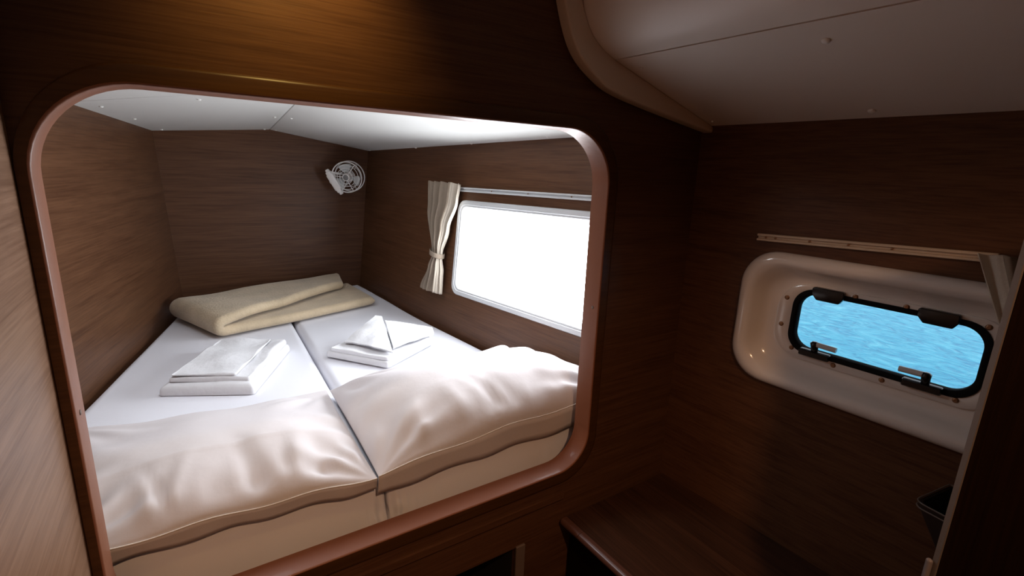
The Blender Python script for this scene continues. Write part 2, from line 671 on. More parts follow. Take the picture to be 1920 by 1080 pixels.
# hull wall of the berth with the window hole: u towards the camera, v up the wall, w into the berth
H_O = Vector((x_hull(1.8, -.39), 1.8, -.39))
H_U = Vector((.128, -1, 0)).normalized()
H_V = Vector((.094, 0, 1)).normalized()
H_N = H_U.cross(H_V).normalized()
if H_N.x > 0:
    H_N = -H_N
H_V = (H_V - H_U * H_V.dot(H_U)).normalized()


def hull(u, v, w=0.0):
    return H_O + H_U * u + H_V * v + H_N * w


def hull_y(y, z, w=0.0):
    """point on the berth hull wall given its y and z"""
    return Vector((x_hull(y, z), y, z)) + H_N * w


def hull_t(u, v, w=0.0):
    return hull(u, v + .019 * (u + .45), w)


WIN = (-.452, .60, -.250, .232)     # outer frame in u, v
structure(plate('wall_berth_hull', [(-1.575, -.72), (.69, -.72), (.69, .72), (-1.575, .72)], [rr(WIN[0] + .02, WIN[1] - .02, WIN[2] + .02, WIN[3] - .02, .04, 6)],
                M['teak_hull'], lambda u, v, w: hull_t(u, v, -w), .02))

bp_ = MB()
bp_.add([(x_left(YI, -1) - .02, YI, -1.0), (x_hull(YI, -1) + .02, YI, -1.0), (x_hull(YBACK, -1) + .02, YBACK + .01, -1.0), (x_left(YBACK, -1) - .02, YBACK + .01, -1.0)], [(0, 1, 2, 3)])
structure(bp_.build('floor_berth', M['dark_teak'], solid=.02))

# berth headliner: left, right and forward panels with joints between them


def seam_x(y):
    return .458 + .020 * (y - YBACK)


def z_right(x, y):
    a, b = seam_x(y), x_hull(y, .1)
    za, zb = z_cl(a, y), z_cr(b, y)
    return za + (zb - za) * (x - a) / (b - a)


def ceil_panel(name, pts, zf, th=.012):
    b_ = MB()
    n_ = len(pts)
    vs_ = [(x, y, zf(x, y)) for x, y in pts] + [(x, y, zf(x, y) + th) for x, y in pts]
    b_.add(vs_, [tuple(range(n_)), tuple(range(2 * n_ - 1, n_ - 1, -1))] + [(i, (i + 1) % n_, (i + 1) % n_ + n_, i + n_) for i in range(n_)])
    return structure(b_.build(name, M['liner'], bevel=.002, bseg=2))


g_ = .0018
yf0, yf1 = 2.47, 2.22          # forward joint of the left panel
cL = ceil_panel('ceiling_berth_left', [(x_left(YBACK, .13) - .01, YBACK + .004), (seam_x(YBACK) - g_, YBACK + .004), (seam_x(2.14) - g_, 2.14), (-.06, 2.330), (x_left(2.49, .18) - .02, 2.49)], z_cl)
cF = ceil_panel('ceiling_berth_front', [(x_left(2.485, .18) - .02, 2.485), (-.06, 2.325), (seam_x(2.135) - g_, 2.135), (seam_x(YI) - g_, YI), (x_left(YI, .2) - .03, YI)], z_cl)
cR = ceil_panel('ceiling_berth_right', [(seam_x(YBACK) + g_, YBACK + .004), (x_hull(YBACK, .08) + .015, YBACK + .004), (x_hull(YI, .14) + .02, YI), (seam_x(YI) + g_, YI)], z_right)
bk = MB()                      # deck above, seen only as the dark line in the joints
bk.add([(-.75, YI, .60), (1.5, YI, .60), (1.5, 3.5, .60), (-.75, 3.5, .60)], [(0, 1, 2, 3)])
structure(bk.build('ceiling_deck', M['recess'], solid=.01))
for (x, y) in ((-.24, 2.56), (-.160, 2.90), (-.072, 3.31), (.08, 2.36), (.425, 3.325), (.412, 2.83)):
    dcap(x, y, z_cl(x, y), (-.08, .07, -1), .0075, cL)
for (x, y) in ((.484, 3.32), (.485, 2.80), (1.036, 3.30), (1.122, 2.73), (1.186, 2.19), (1.240, 1.65)):
    dcap(x, y, z_right(x, y), (-.15, -.05, -1), .0075, cR)

# added hatch, unseen above the opening: extra light for bed and pillows
ht_ = structure(thing('added_hatch', (.10, 1.73, .24), 'added frosted hatch, out of view, lighting the berth', 'window'))
hq = rr(-.14, .30, 1.50, 1.96, .05, 6)
b_ = MB()
b_.loft([[(x, y, z_cl(x, y) - .0005) for x, y in hq], [(x, y, z_cl(x, y) - .012) for x, y in hq],
         [(x, y, z_cl(x, y) - .012) for x, y in rr(-.115, .275, 1.525, 1.935, .035, 6)], [(x, y, z_cl(x, y) - .003) for x, y in rr(-.115, .275, 1.525, 1.935, .035, 6)]])
b_.build('added_hatch_frame', M['white_plastic'], ht_, auto=40)
b_ = MB()
hp = [(x, y, z_cl(x, y) - .004) for x, y in rr(-.115, .275, 1.525, 1.935, .035, 6)]
b_.add(hp, [tuple(range(len(hp)))])
b_.build('pane', M['added_hatch_pane'], ht_)

# ------------------------------------------------------------------ berth window
win = structure(thing('window_1', hull(.07, -.25), 'large frosted berth window glowing white in a pale grey frame', 'window'))
wf = MB()


def wloop(ins, w, r):
    return [hull_t(p[0], p[1], w) for p in rr(WIN[0] + ins, WIN[1] - ins, WIN[2] + ins, WIN[3] - ins, r, 8)]


wf.loft([wloop(0, 0.0005, .05), wloop(.001, .008, .049), wloop(.006, .013, .046), wloop(.022, .013, .040), wloop(.024, .009, .039), wloop(.032, .009, .037), wloop(.035, .004, .036), wloop(.051, -.007, .028), wloop(.051, -.02, .028)])
wf.build('frame', M['white_plastic'], win, auto=40)
wp = MB()
pl = wloop(.046, -.011, .030)
wp.add(pl, [tuple(range(len(pl)))])
wp.build('pane', M['frosted'], win)

# curtain rail above the window
rail = MB()
ys = (2.44, 1.13)
prof_r = [(0, -.0105), (.010, -.0105), (.012, -.009), (.012, -.0045), (.004, -.003), (.004, .003), (.012, .0045), (.012, .009), (.010, .0105), (0, .0105)]


def rz(y):
    return -.107 + (2.205 - y) * .016


rail.loft([[hull_y(y, rz(y) + dz, w + .001) for w, dz in prof_r] for y in ys], True, True)
rl = tag(rail.build('curtain_rail', M['white_plastic'], origin=hull_y(1.8, -.11)), 'thin white grooved curtain rail above the glowing berth window', 'curtain rail', 'curtain rails')
for y in (2.0, 1.75, 1.5):
    s_ = MB()
    q = H_N.to_track_quat('Z', 'Y').to_matrix().to_4x4()
    s_.lathe([(.003, 0), (.003, .0012), (.001, .002)], Matrix.Translation(hull_y(y, rz(y), .006)) @ q, 10)
    s_.build('screw', M['bronze'], rl)


# ------------------------------------------------------------------ curtains
def interp(tab, t, straight=False):
    for (a, va), (b_, vb) in zip(tab, tab[1:]):
        if t <= b_:
            k = (t - a) / (b_ - a) if straight else smoothstep(a, b_, t)
            return va + (vb - va) * k
    return tab[-1][1]


def curtain(name, place, far, near, folds, label, group, z0, z1, tie_z, depth=.016, off=.045, hem=.2, seed=1, straight=False):
    """gathered cloth; far/near give the two side edges along the wall at each height; place(s, z, w) -> world"""
    base = place(far[-1][1], z1, 0)
    t_ = thing(name, base, label, 'curtain', group)
    NR, NC = 60, 70

    def pt(i, j, lo, hi):
        tz = i / NR
        z = z0 + (z1 - z0) * tz
        c = lo + (hi - lo) * j / NC
        a, b_ = interp(far, tz, straight), interp(near, tz, straight)
        s = a + (b_ - a) * c
        pinch = 1 - .45 * math.exp(-((z - tie_z) / .05) ** 2)
        ph = c * folds * 2 * math.pi + .6 * math.sin(3 * tz + seed) + 1.2 * nz(c * 3, tz * 1.5, seed)
        w = off + depth * pinch * (math.sin(ph) + .35 * math.sin(2.3 * ph + 1)) + .012 * math.sin(math.pi * min(1, c)) * pinch
        if i <= 1:
            w += .001 * math.sin(ph * 3)
        return place(s, z + .003 * math.sin(ph), w)

    def sheet(nm, lo, hi, mat):
        vs_, fs_ = [], []
        for i in range(NR + 1):
            for j in range(NC + 1):
                vs_.append(pt(i, j, lo, hi))
        for i in range(NR):
            for j in range(NC):
                a = i * (NC + 1) + j
                fs_.append((a, a + 1, a + NC + 2, a + NC + 1))
        return mesh(nm, vs_, fs_, mat, t_, smooth=True, solid=.003)
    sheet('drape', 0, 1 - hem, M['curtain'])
    sheet('leading_edge', 1 - hem, 1, M['curtain_hem_lit'])
    tt = (tie_z - z0) / (z1 - z0)
    a, b_ = interp(far, tt), interp(near, tt)
    band = MB()
    ring = []
    for k in range(24):
        an = 2 * math.pi * k / 24
        s = (a + b_) / 2 + (b_ - a) * .60 * math.cos(an)
        w = off + (.038 if math.sin(an) > 0 else .038) * math.sin(an)
        ring.append((s, w, -.012 * math.cos(an)))
    band.loft([[place(s, tie_z + h + dz, w) for s, w, dz in ring] for h in (-.012, -.008, .008, .012)])
    band.build('tieback', M['curtain'], t_, smooth=True, solid=.002)
    return t_


curtain('curtain', lambda s, z, w: hull_y(s, z, w),
        far=[(0, 2.475), (.25, 2.46), (.60, 2.395), (.66, 2.385), (.78, 2.41), (1, 2.475)],
        near=[(0, 2.205), (.15, 2.215), (.40, 2.275), (.62, 2.315), (.68, 2.315), (.8, 2.30), (1, 2.29)],
        folds=4, label='beige gathered curtain tied back at the left end of the berth window', group='beige curtains', z0=-.082, z1=-.655, tie_z=-.448)

# ------------------------------------------------------------------ porthole in the fore cabin
ph = structure(thing('window_2', sidew(0, PORT_C[1] - .2, 0), 'porthole in a moulded cream surround with sea behind the glass', 'window'))
PC = PORT_C[1]


def ploop(x0, x1, z0, z1, r, w, n=10):
    return [sidew(p[0], p[1] + PC, w) for p in rr(x0, x1, z0, z1, r, n)]


su = MB()
# outer flange, bulged lip, sloping bowl, flat bottom, hole
su.loft([ploop(-.366, .366, -.207, .195, .105, .0006), ploop(-.366, .366, -.207, .195, .105, .006), ploop(-.362, .362, -.203, .191, .103, .016), ploop(-.353, .353, -.194, .183, .099, .024),
         ploop(-.340, .340, -.183, .172, .094, .027), ploop(-.326, .326, -.171, .161, .090, .024), ploop(-.316, .316, -.161, .152, .086, .014), ploop(-.304, .304, -.150, .141, .082, -.006),
         ploop(-.293, .293, -.140, .131, .078, -.020), ploop(-.280, .280, -.128, .120, .074, -.025), ploop(-.262, .262, -.116, .108, .07, -.026),
         ploop(-.262, .262, -.116, .108, .07, -.0262), ploop(-.214, .214, -.0875, .0985, .053, -.0262), ploop(-.214, .214, -.0875, .0985, .053, -.06)])
su.build('surround', M['gel'], ph, auto=50)
pr = MB()     # portlight flange
pr.loft([ploop(-.258, .258, -.112, .112, .078, -.026), ploop(-.257, .257, -.111, .111, .078, -.021), ploop(-.253, .253, -.107, .107, .076, -.019),
         ploop(-.216, .216, -.089, .100, .054, -.019), ploop(-.2135, .2135, -.087, .098, .053, -.022), ploop(-.2135, .2135, -.087, .098, .053, -.05)])
pr.build('portlight_frame', M['gel'], ph, auto=50)
gk = MB()
gk.loft([ploop(-.2165, .2165, -.0895, .1005, .055, -.0205), ploop(-.2165, .2165, -.0895, .1005, .055, -.0170), ploop(-.214, .214, -.087, .098, .054, -.0150), ploop(-.206, .206, -.0795, .0905, .049, -.0150),
         ploop(-.2015, .2015, -.075, .086, .046, -.019), ploop(-.2005, .2005, -.074, .085, .045, -.030), ploop(-.2005, .2005, -.074, .085, .045, -.040), ploop(-.2130, .2130, -.0865, .0975, .053, -.040)])
gk.build('gasket', M['rubber'], ph, auto=50)
gl = MB()
pl = ploop(-.204, .204, -.078, .089, .047, -.034)
gl.add(pl, [tuple(range(len(pl)))])
gl.build('pane', M['glass'], ph)
# hinges along the top
SIDE_M = Matrix((( SIDE_U.x, 0, SIDE_N.x, 0), (SIDE_U.y, 0, SIDE_N.y, 0), (SIDE_U.z, 1, SIDE_N.z, 0), (0, 0, 0, 1)))


def side_m(u, v, w):
    return Matrix.Translation(sidew(u, v + PC, w)) @ SIDE_M


for u in (-.128, .112):
    h_ = MB()
    pts = [(-.040, .0), (-.040, .016), (-.036, .020), (.036, .020), (.040, .016), (.040, .0), (.030, -.016), (-.026, -.016)]
    mt = side_m(u, .091, -.020)
    h_.loft([[mt @ Vector((x, y, w)) for x, y in pts] for w in (0, .012, .016)], True, True)
    h_.build('hinge', M['black'], ph, bevel=.003, bseg=3, auto=40)
# screws round the flange
scr = []
for (u, v) in ((-.163, .103), (-.236, .062), (-.240, -.02), (-.200, -.083), (-.066, .103), (.046, .103), (.200, .094), (.236, .022), (.232, -.05), (.178, -.094), (-.085, -.099), (.03, -.099)):
    b_ = MB()
    b_.lathe([(.0068, 0), (.0068, .001), (.005, .0026), (.0015, .0030), (.0005, .0022)], side_m(u, v, -.0192), 14)
    b_.build('screw', M['bronze'], ph, smooth=True)
# latches at the lower edge
for u, d in ((-.135, 1), (.112, -1)):
    lt = MB()
    mt = side_m(u, -.083, -.0188)
    rb = rr(-.040, .040, -.009, .011, .004, 4)
    lt.loft([[mt @ Vector((x, y, w)) for x, y in rb] for w in (0, .012)] + [[mt @ Vector((x * .94, y * .7, .017)) for x, y in rb]], True, True)
    la = lt.build('latch', M['black'], ph, auto=40)
    kb = MB()
    kx = .0 if d > 0 else .006
    kb.tube([mt @ Vector((kx, .006, .006)), mt @ Vector((kx, .024, .012)), mt @ Vector((kx, .036, .016)), mt @ Vector((kx, .041, .016))], [.0085, .0095, .011, .006], 14)
    kb.build('latch_knob', M['black'], la, smooth=True)
    hb = MB()
    hb.tube([mt @ Vector((kx + d * .006, .034, .016)), mt @ Vector((kx + d * .055, .032, .014))], .0075, 12)
    hb.build('latch_handle', M['handle'], la, auto=40)

# rail and curtain over the porthole
rail2 = MB()
ys2 = (0.823, 0.30)
rail2.loft([[side(y, -.168 + (0.821 - y) * .041 + dz, w + .001) for w, dz in prof_r] for y in ys2], True, True)
r2 = tag(rail2.build('curtain_rail', M['cream_rail'], origin=side(.55, -.16)), 'cream grooved curtain rail above the porthole in the dark cabin side', 'curtain rail', 'curtain rails')
for y in (.80, .772, .68, .585, .49):
    b_ = MB()
    q = SIDE_N.to_track_quat('Z', 'Y').to_matrix().to_4x4()
    b_.lathe([(.0034, 0), (.0034, .0012), (.001, .002)], Matrix.Translation(side(y, -.168 + (0.821 - y) * .041, .006)) @ q, 10)
    b_.build('screw', M['bronze'], r2)
curtain('curtain', lambda s, z, w: side(s, z, w),
        far=[(0, .10), (.5, .08), (.75, .09), (1, .06)],
        near=[(0, .325), (.70, .178), (.76, .172), (1, .20)],
        folds=4, label='shaded beige curtain pulled aside at the right end of the porthole', group='beige curtains', z0=-.135, z1=-.62, tie_z=-.49, hem=.18, seed=3, off=.058, depth=.010, straight=True)

# ------------------------------------------------------------------ bench locker under the porthole
bench = thing('bench_locker', (1.2, .2, FLOOR), 'dark teak bench locker with a rounded front edge under the porthole', 'bench')
bs = MB()


def bx(y):
    return .93 + .02 * (YB - y)


bs.add([(bx(1.044) + .012, 1.044, -1.118), (x_side(1.044) - .006, 1.044, -1.118), (x_side(-.9) - .006, -.9, -1.118), (bx(-.9) + .012, -.9, -1.118),
        (bx(1.044) + .012, 1.044, -1.10), (x_side(1.044) - .006, 1.044, -1.10), (x_side(-.9) - .006, -.9, -1.10), (bx(-.9) + .012, -.9, -1.10)],
       [(0, 3, 2, 1), (4, 5, 6, 7), (0, 1, 5, 4), (1, 2, 6, 5), (2, 3, 7, 6), (3, 0, 4, 7)])
bs.build('seat_top', M['bench_wood'], bench)
bn = MB()
for (ya_, yb2) in ((1.044, .962), (.9605, -.9)):
    sec = [(.0, -1.126), (-.006, -1.122), (-.010, -1.114), (-.009, -1.106), (-.004, -1.1005), (.004, -1.099), (.014, -1.099), (.014, -1.126)]
    bn.loft([[(bx(y) + a, y, z) for a, z in sec] for y in (ya_, yb2)], True, True)
bn.build('nosing', M['nosing'], bench, auto=50)
bf = MB()
bf.box((bx(1.0) + .035, -.9, FLOOR + .001), (bx(1.0) + .055, 1.044, -1.119))
bf.build('front_panel', M['dark_teak'], bench)

# ------------------------------------------------------------------ wall bin
bin_ = thing('waste_bin', (1.37, .20, -.95), 'dark tapered open bin on the cabin side, half hidden behind the door edge', 'bin')
ang = math.radians(-8)
BX = Matrix.Translation((1.294, .292, 0)) @ Matrix.Rotation(ang, 4, 'Z')


def bloop(ix, iy, z, r=.018):
    # rectangle from the front left rim corner, +x to the wall, -y towards the camera
    return [BX @ Vector((p[0], p[1], z)) for p in rr(ix, .148, -.24 + iy * .4, -iy, (r, .004, .004, r), 6)]


b_ = MB()
b_.loft([bloop(.112, .085, -.95), bloop(.0, .0, -.690), bloop(.0, .0, -.684), bloop(.006, .006, -.684), bloop(.008, .008, -.690), bloop(.112, .088, -.94)], True, True)
b_.build('bin_body', M['bin'], bin_, auto=40)
b_ = MB()
for zz in (-.681, -.693):
    b_.tube(bloop(-.001, -.001, zz), .0016, 8, closed=True)
b_.build('bin_rim', M['bin_rim'], bin_, smooth=True)

# ------------------------------------------------------------------ half open door in the foreground
D0, D1 = Vector((.80, .141, 0)), Vector((1.40, -.22, 0))
DD = (D1 - D0).normalized()
DNN = Vector((DD.y, -DD.x, 0))          # towards the camera
door = structure(thing('door_1', (1.1, -.04, FLOOR), 'dark door leaf standing half open at the right edge', 'door'))
ORIGIN[door.name] = Vector((1.1, -.04, FLOOR))


def door_box(s0, s1, n0, n1, z0, z1):
    vs_ = []
    for z in (z0, z1):
        for s, n_ in ((s0, n0), (s1, n0), (s1, n1), (s0, n1)):
            p = D0 + DD * s + DNN * n_
            vs_.append((p.x, p.y, z))
    return vs_, [(0, 3, 2, 1), (4, 5, 6, 7), (0, 1, 5, 4), (1, 2, 6, 5), (2, 3, 7, 6), (3, 0, 4, 7)]


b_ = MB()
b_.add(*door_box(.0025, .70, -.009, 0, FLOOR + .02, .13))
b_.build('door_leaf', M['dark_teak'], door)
b_ = MB()
b_.add(*door_box(0, .0024, -.0085, -.001, FLOOR + .02, .13))
b_.build('edge_strip', M['door_edge'], door)
b_ = MB()
b_.add(*door_box(-.007, -.0002, -.013, -.005, -.540, -.494))
b_.build('latch_tongue', M['nosing_pale'], door, bevel=.003, bseg=3)

# ------------------------------------------------------------------ bedding


def slab(name, corners, z0, z1, r, mat, parent=None, N=44, rc=.03, und=.0, us=3.0, seed=0.0, zf=None, gather=None, gather_amp=.022, **kw):
    """soft rounded block over a quad of plan corners (FL, FR, BR, BL)"""
    C4 = [Vector((c[0], c[1])) for c in corners]
    # clustered parameters so that the rounded rim has enough rows
    ts = []
    for i in range(N + 1):
        t = i / N
        ts.append(.5 - .5 * math.cos(math.pi * t) if False else t + .12 * math.sin(2 * math.pi * t) * -1)
    lu = ((C4[1] - C4[0]).length + (C4[2] - C4[3]).length) / 2
    lv = ((C4[3] - C4[0]).length + (C4[2] - C4[1]).length) / 2
    vs_, fs_ = [], []
    rim = []
    for i, v in enumerate(ts):
        for j, u in enumerate(ts):
            # round the plan corners
            du, dv = min(u, 1 - u) * lu, min(v, 1 - v) * lv
            uu, vv = u, v
            if du < rc and dv < rc:
                a, b2 = rc - du, rc - dv
                m_ = max(a, b2)
                h = math.hypot(a, b2)
                k = m_ / h if h > 0 else 1
                su_, sv_ = (rc - a * k) / lu, (rc - b2 * k) / lv
                uu = su_ if u < .5 else 1 - su_
                vv = sv_ if v < .5 else 1 - sv_
            p = (C4[0] * (1 - uu) + C4[1] * uu) * (1 - vv) + (C4[3] * (1 - uu) + C4[2] * uu) * vv
            d = min(min(uu, 1 - uu) * lu, min(vv, 1 - vv) * lv)
            if du < rc and dv < rc:
                d = rc - math.hypot(rc - min(uu, 1 - uu) * lu, rc - min(vv, 1 - vv) * lv)
                d = max(d, 0)
            zt = z1 if zf is None else zf(u, v)
            drop = r - math.sqrt(max(0, r * r - (r - min(d, r)) ** 2))
            z = zt - drop + und * nz(p.x, p.y, seed, us) * smoothstep(0, r * 2, d + r * .5)
            vs_.append((p.x, p.y, z))
    W_ = N + 1
    for i in range(N):
        for j in range(N):
            a = i * W_ + j
            fs_.append((a, a + 1, a + W_ + 1, a + W_))
    edge = [j for j in range(W_)] + [i * W_ + N for i in range(1, W_)] + [N * W_ + j for j in range(N - 1, -1, -1)] + [i * W_ for i in range(N - 1, 0, -1)]
    m_ = len(edge)
    prev_row = edge
    rows = 8 if gather else 1
    for rw in range(1, rows + 1):
        k = len(vs_)
        q_ = rw / rows
        for e in edge:
            x, y, z = vs_[e]
            dy = -.034 * q_ if gather and y < C4[0].y + .02 else 0.0
            if gather and y < C4[0].y + .02:
                e_ = max(math.exp(-abs(x - gather) / .10), .25 * smoothstep(.1, .6, abs(x - gather)))
                dy += gather_amp * q_ * (1.1 - q_ * .5) * (math.sin(x * 210 + 6 * nz(x, 0, seed, 9)) * .6 + nz(x, q_, seed, 45)) * e_
            vs_.append((x, y + dy, z + (z0 - z) * q_))
        for i in range(m_):
            fs_.append((prev_row[i], k + i, k + (i + 1) % m_, prev_row[(i + 1) % m_]))
        prev_row = list(range(k, k + m_))
    fs_.append(tuple(prev_row))
    return mesh(name, vs_, fs_, mat, parent, auto=60, **kw)


def mattress(name, corners, zf, label, seed):
    t_ = thing(name, (sum(c[0] for c in corners) / 4, sum(c[1] for c in corners) / 4, -.985), label, 'mattress', 'mattresses of the double berth')
    slab('fitted_sheet', corners, -.985, BED, .035, M['sheet'], t_, N=70, rc=.022, und=.003, us=4.0, seed=seed, zf=zf, gather=.39)
    return t_


YF = 1.176


def bed_rise(x, y):
    u = max(0.0, min(1.0, (x - .40) / .60))
    v = max(0.0, min(1.0, (y - YF) / (3.335 - YF)))
    return .006 + .03 * smoothstep(.55, 1, v) * u


mattress('mattress', [(x_left(YF, -.9) + .02, YF), (.385, YF), (.430, 3.335), (x_left(3.335, -.9) + .02, 3.335)], lambda u, v: BED + .012 * math.sin(math.pi * v) * 0,
         'white sheeted mattress on the left of the double berth', 1.0)
mattress('mattress', [(.391, YF), (x_hull(YF, -.95) - .008, YF), (x_hull(3.335, -.95) - .008, 3.335), (.436, 3.335)], lambda u, v: BED + .03 * smoothstep(.55, 1, v) * u + .002,
         'white sheeted mattress on the right of the double berth, beside the hull window', 5.0)


# pillows -----------------------------------------------------------
def pillow(corners, zs, ht, hb, label, seed, base, tilt=lambda u, v: 0.0, hem_z=None, back_slope=.3, full=2.6):
    """corners FL, FR, BR, BL of the seam; zs seam height; ht crown above it, hb belly below it"""
    C4 = [Vector((c[0], c[1])) for c in corners]
    cx = sum(c.x for c in C4) / 4
    cy = sum(c.y for c in C4) / 4
    t_ = thing('pillow', (cx, cy, base), label, 'pillow', 'pillows at the foot of the opening')
    N = 90
    rnd = random.Random(seed)
    creases = [(rnd.uniform(-.95, .95), rnd.uniform(.028, .075), rnd.uniform(.16, .50), rnd.uniform(-.5, .5), rnd.choice((-1, 1, 1)) * rnd.uniform(.6, 1.2)) for _ in range(20)]

    def base_pt(u, v):
        s = .5 + .5 * u
        t = .5 + .5 * v
        pinch_u = 1 - .008 * (1 - v * v) * abs(u) ** 3
        pinch_v = 1 - .045 * (1 - u * u) * abs(v) ** 3
        s = .5 + .5 * u * pinch_u
        t = .5 + .5 * v * pinch_v
        return (C4[0] * (1 - s) + C4[1] * s) * (1 - t) + (C4[3] * (1 - s) + C4[2] * s) * t

    def prof(u, v):
        a = max(0, 1 - abs(u) ** (full if u > 0 else 2.6)) ** .62
        b2 = max(0, 1 - abs(v) ** 2.6) ** .58
        if v > -.35:                       # long slope to the back
            t = (v + .35) / 1.35
            b2 = (1 - back_slope) * b2 + back_slope * (1 - t) ** 1.15
        return a * b2

    def wrinkle(u, v):
        w = 0.0
        # pleats running back from the front seam
        for (c, wd, ln, sl, am) in creases:
            dv = (v + 1) / 2
            if dv < ln:
                x = (u - c - sl * dv) / (wd * (1 + 1.2 * dv))
                w += am * .011 * math.exp(-x * x) * (1 - dv / ln) * smoothstep(0, .10, dv)
        # fans out of the corners
        for (su_, sv_) in ((-1, -1), (1, -1), (-1, 1), (1, 1)):
            dx, dy = u - su_, v - sv_
            rad = math.hypot(dx, dy)
            an = math.atan2(dy * sv_, dx * su_)
            w += .008 * math.sin(an * 11 + seed + su_) * math.exp(-((rad - .38) / .28) ** 2)
        # ripples along the side edges
        e = smoothstep(.55, .95, abs(u))
        w += .006 * e * math.sin(v * 13 + seed * 2 + 2 * nz(u, v, seed, 2))
        w += .008 * nz(u, v, seed + 3, 2.2)
        return w

    vs_, fs_ = [], []
    ts = [math.sin(math.pi / 2 * (-1 + 2 * i / N)) for i in range(N + 1)]
    W_ = N + 1
    for side_ in (1, -1):
        for v in ts:
            for u in ts:
                p = base_pt(u, v)
                f_ = prof(u, v)
                rim = .004 * math.sin(u * 9 + seed) * (1 - f_)
                top = zs + ht * f_ * (1 + .12 * nz(u, v, seed, 1.3)) + wrinkle(u, v) * min(1, f_ * 2.2) + tilt(u, v) + rim
                top = max(base + .002 + .007 * min(1, f_ * 4), top)
                z = top
                if side_ < 0:
                    z = max(base + .002, zs - hb * min(1, f_ * 2.2) + tilt(u, v) + rim)
                    z = min(z, top - .002 * min(1, f_ * 4))
                vs_.append((p.x, p.y, z))
    for k, rev in ((0, False), (W_ * W_, True)):
        for i in range(N):
            for j in range(N):
                a = k + i * W_ + j
                q_ = (a, a + 1, a + W_ + 1, a + W_)
                fs_.append(tuple(reversed(q_)) if rev else q_)
    mesh('pillowcase', vs_, fs_, M['pillowcase'], t_, smooth=True)
    # piping along the front seam and the open hem below it
    pp = MB()
    line = []
    for i in range(61):
        u = -1 + 2 * i / 60
        p = base_pt(u, -1)
        line.append(Vector((p.x, p.y - .002, max(base + .006, zs + .004 * math.sin(u * 9 + seed) + tilt(u, -1) + .001))))
    pp.tube(line, .0017, 8)
    pp.build('piping', M['piping'], t_, smooth=True)
    hv, hf = [], []
    for i, p in enumerate(line):
        k = i / 60
        zb = hem_z(k) + .005 * math.sin(k * 23 + seed)
        wv = .006 * math.sin(k * 17 + seed * 3) + .004 * math.sin(k * 41)
        for j in range(5):
            t = j / 4
            hv.append((p.x, p.y + .001 + .010 * t + wv * t * .35 * (.3 + .7 * math.sin(math.pi * t)), p.z - .001 + (zb - p.z) * t))
    for i in range(60):
        for j in range(4):
            a = i * 5 + j
            hf.append((a, a + 1, a + 6, a + 5))
    mesh('hem', hv, hf, M['pillowcase'], t_, smooth=True, solid=.002)
    return t_


pillow([(-.30, 1.140), (.354, 1.142), (.374, 1.80), (-.36, 1.84)], -.785, .085, .035, 'left white pillow lying at the front of the berth behind the opening', 3, BED + .002,
       tilt=lambda u, v: -.012 * (u + 1) - .018 * (v + 1), hem_z=lambda k: BED + .012 - .022 * k, back_slope=.75)
pillow([(.357, 1.142), (1.222, 1.142), (1.150, 1.70), (.377, 1.76)], -.790, .125, .05, 'right white pillow, plumper, under the berth window', 8, BED + .010,
       tilt=lambda u, v: .012 * (u + 1) - .014 * (v + 1) - .014 * max(0, -u) * (1 - v) * .5, hem_z=lambda k: BED - .030 + .012 * k, back_slope=.15, full=5.0)

# folded beige blanket -------------------------------------------------
bt = thing('blanket', (.4, 2.9, BED), 'folded beige fleece blanket lying across the far end of the berth', 'blanket')


def fold_sheet(name, path, front, back, mat, parent, thick, M_=26, sub=1, rip=.004, seed=0.0):
    """cloth folded over: path gives (l, z) of the middle surface; front(l, k)/back(l, k) give plan points"""
    n_ = len(path)
    ts_ = [.5 - .5 * math.cos(math.pi * j / M_) for j in range(M_ + 1)]
    mid_ = []
    for (l, z, k) in path:
        a, b2 = Vector(front(l, k)), Vector(back(l, k))
        row = []
        for t in ts_:
            p = a.lerp(b2, t)
            row.append(Vector((p.x, p.y, z + bed_rise(p.x, p.y) + rip * nz(p.x * 4, p.y * 4, seed) * max(0, min(1, (z - BED) * 14 - .3)))))
        mid_.append(row)
    up, dn = [], []
    for i in range(n_):
        for j in range(M_ + 1):
            du = mid_[min(i + 1, n_ - 1)][j] - mid_[max(i - 1, 0)][j]
            dv = mid_[i][min(j + 1, M_)] - mid_[i][max(j - 1, 0)]
            nn = du.cross(dv).normalized()
            w_ = (mid_[i][M_] - mid_[i][0]).length
            de = min(ts_[j], 1 - ts_[j]) * w_
            le = min(abs(path[i][0] - 1) + (1 if 5 < i < n_ - 6 else 0), 1) * .8
            rr_ = thick * .5
            f1 = math.sqrt(max(0, 1 - (1 - min(1, de / rr_)) ** 2))
            f2 = math.sqrt(max(0, 1 - (1 - min(1, le / rr_)) ** 2))
            h = rr_ * f1 * f2
            up.append(mid_[i][j] + nn * h)
            dn.append(mid_[i][j] - nn * h)
    vs_ = up + dn
    fs_ = []
    off_ = len(up)
    for i in range(n_ - 1):
        for j in range(M_):
            a = i * (M_ + 1) + j
            q_ = (a, a + 1, a + M_ + 2, a + M_ + 1)
            fs_.append(q_)
            fs_.append(tuple(off_ + e for e in reversed(q_)))
    return mesh(name, vs_, fs_, mat, parent, smooth=True)


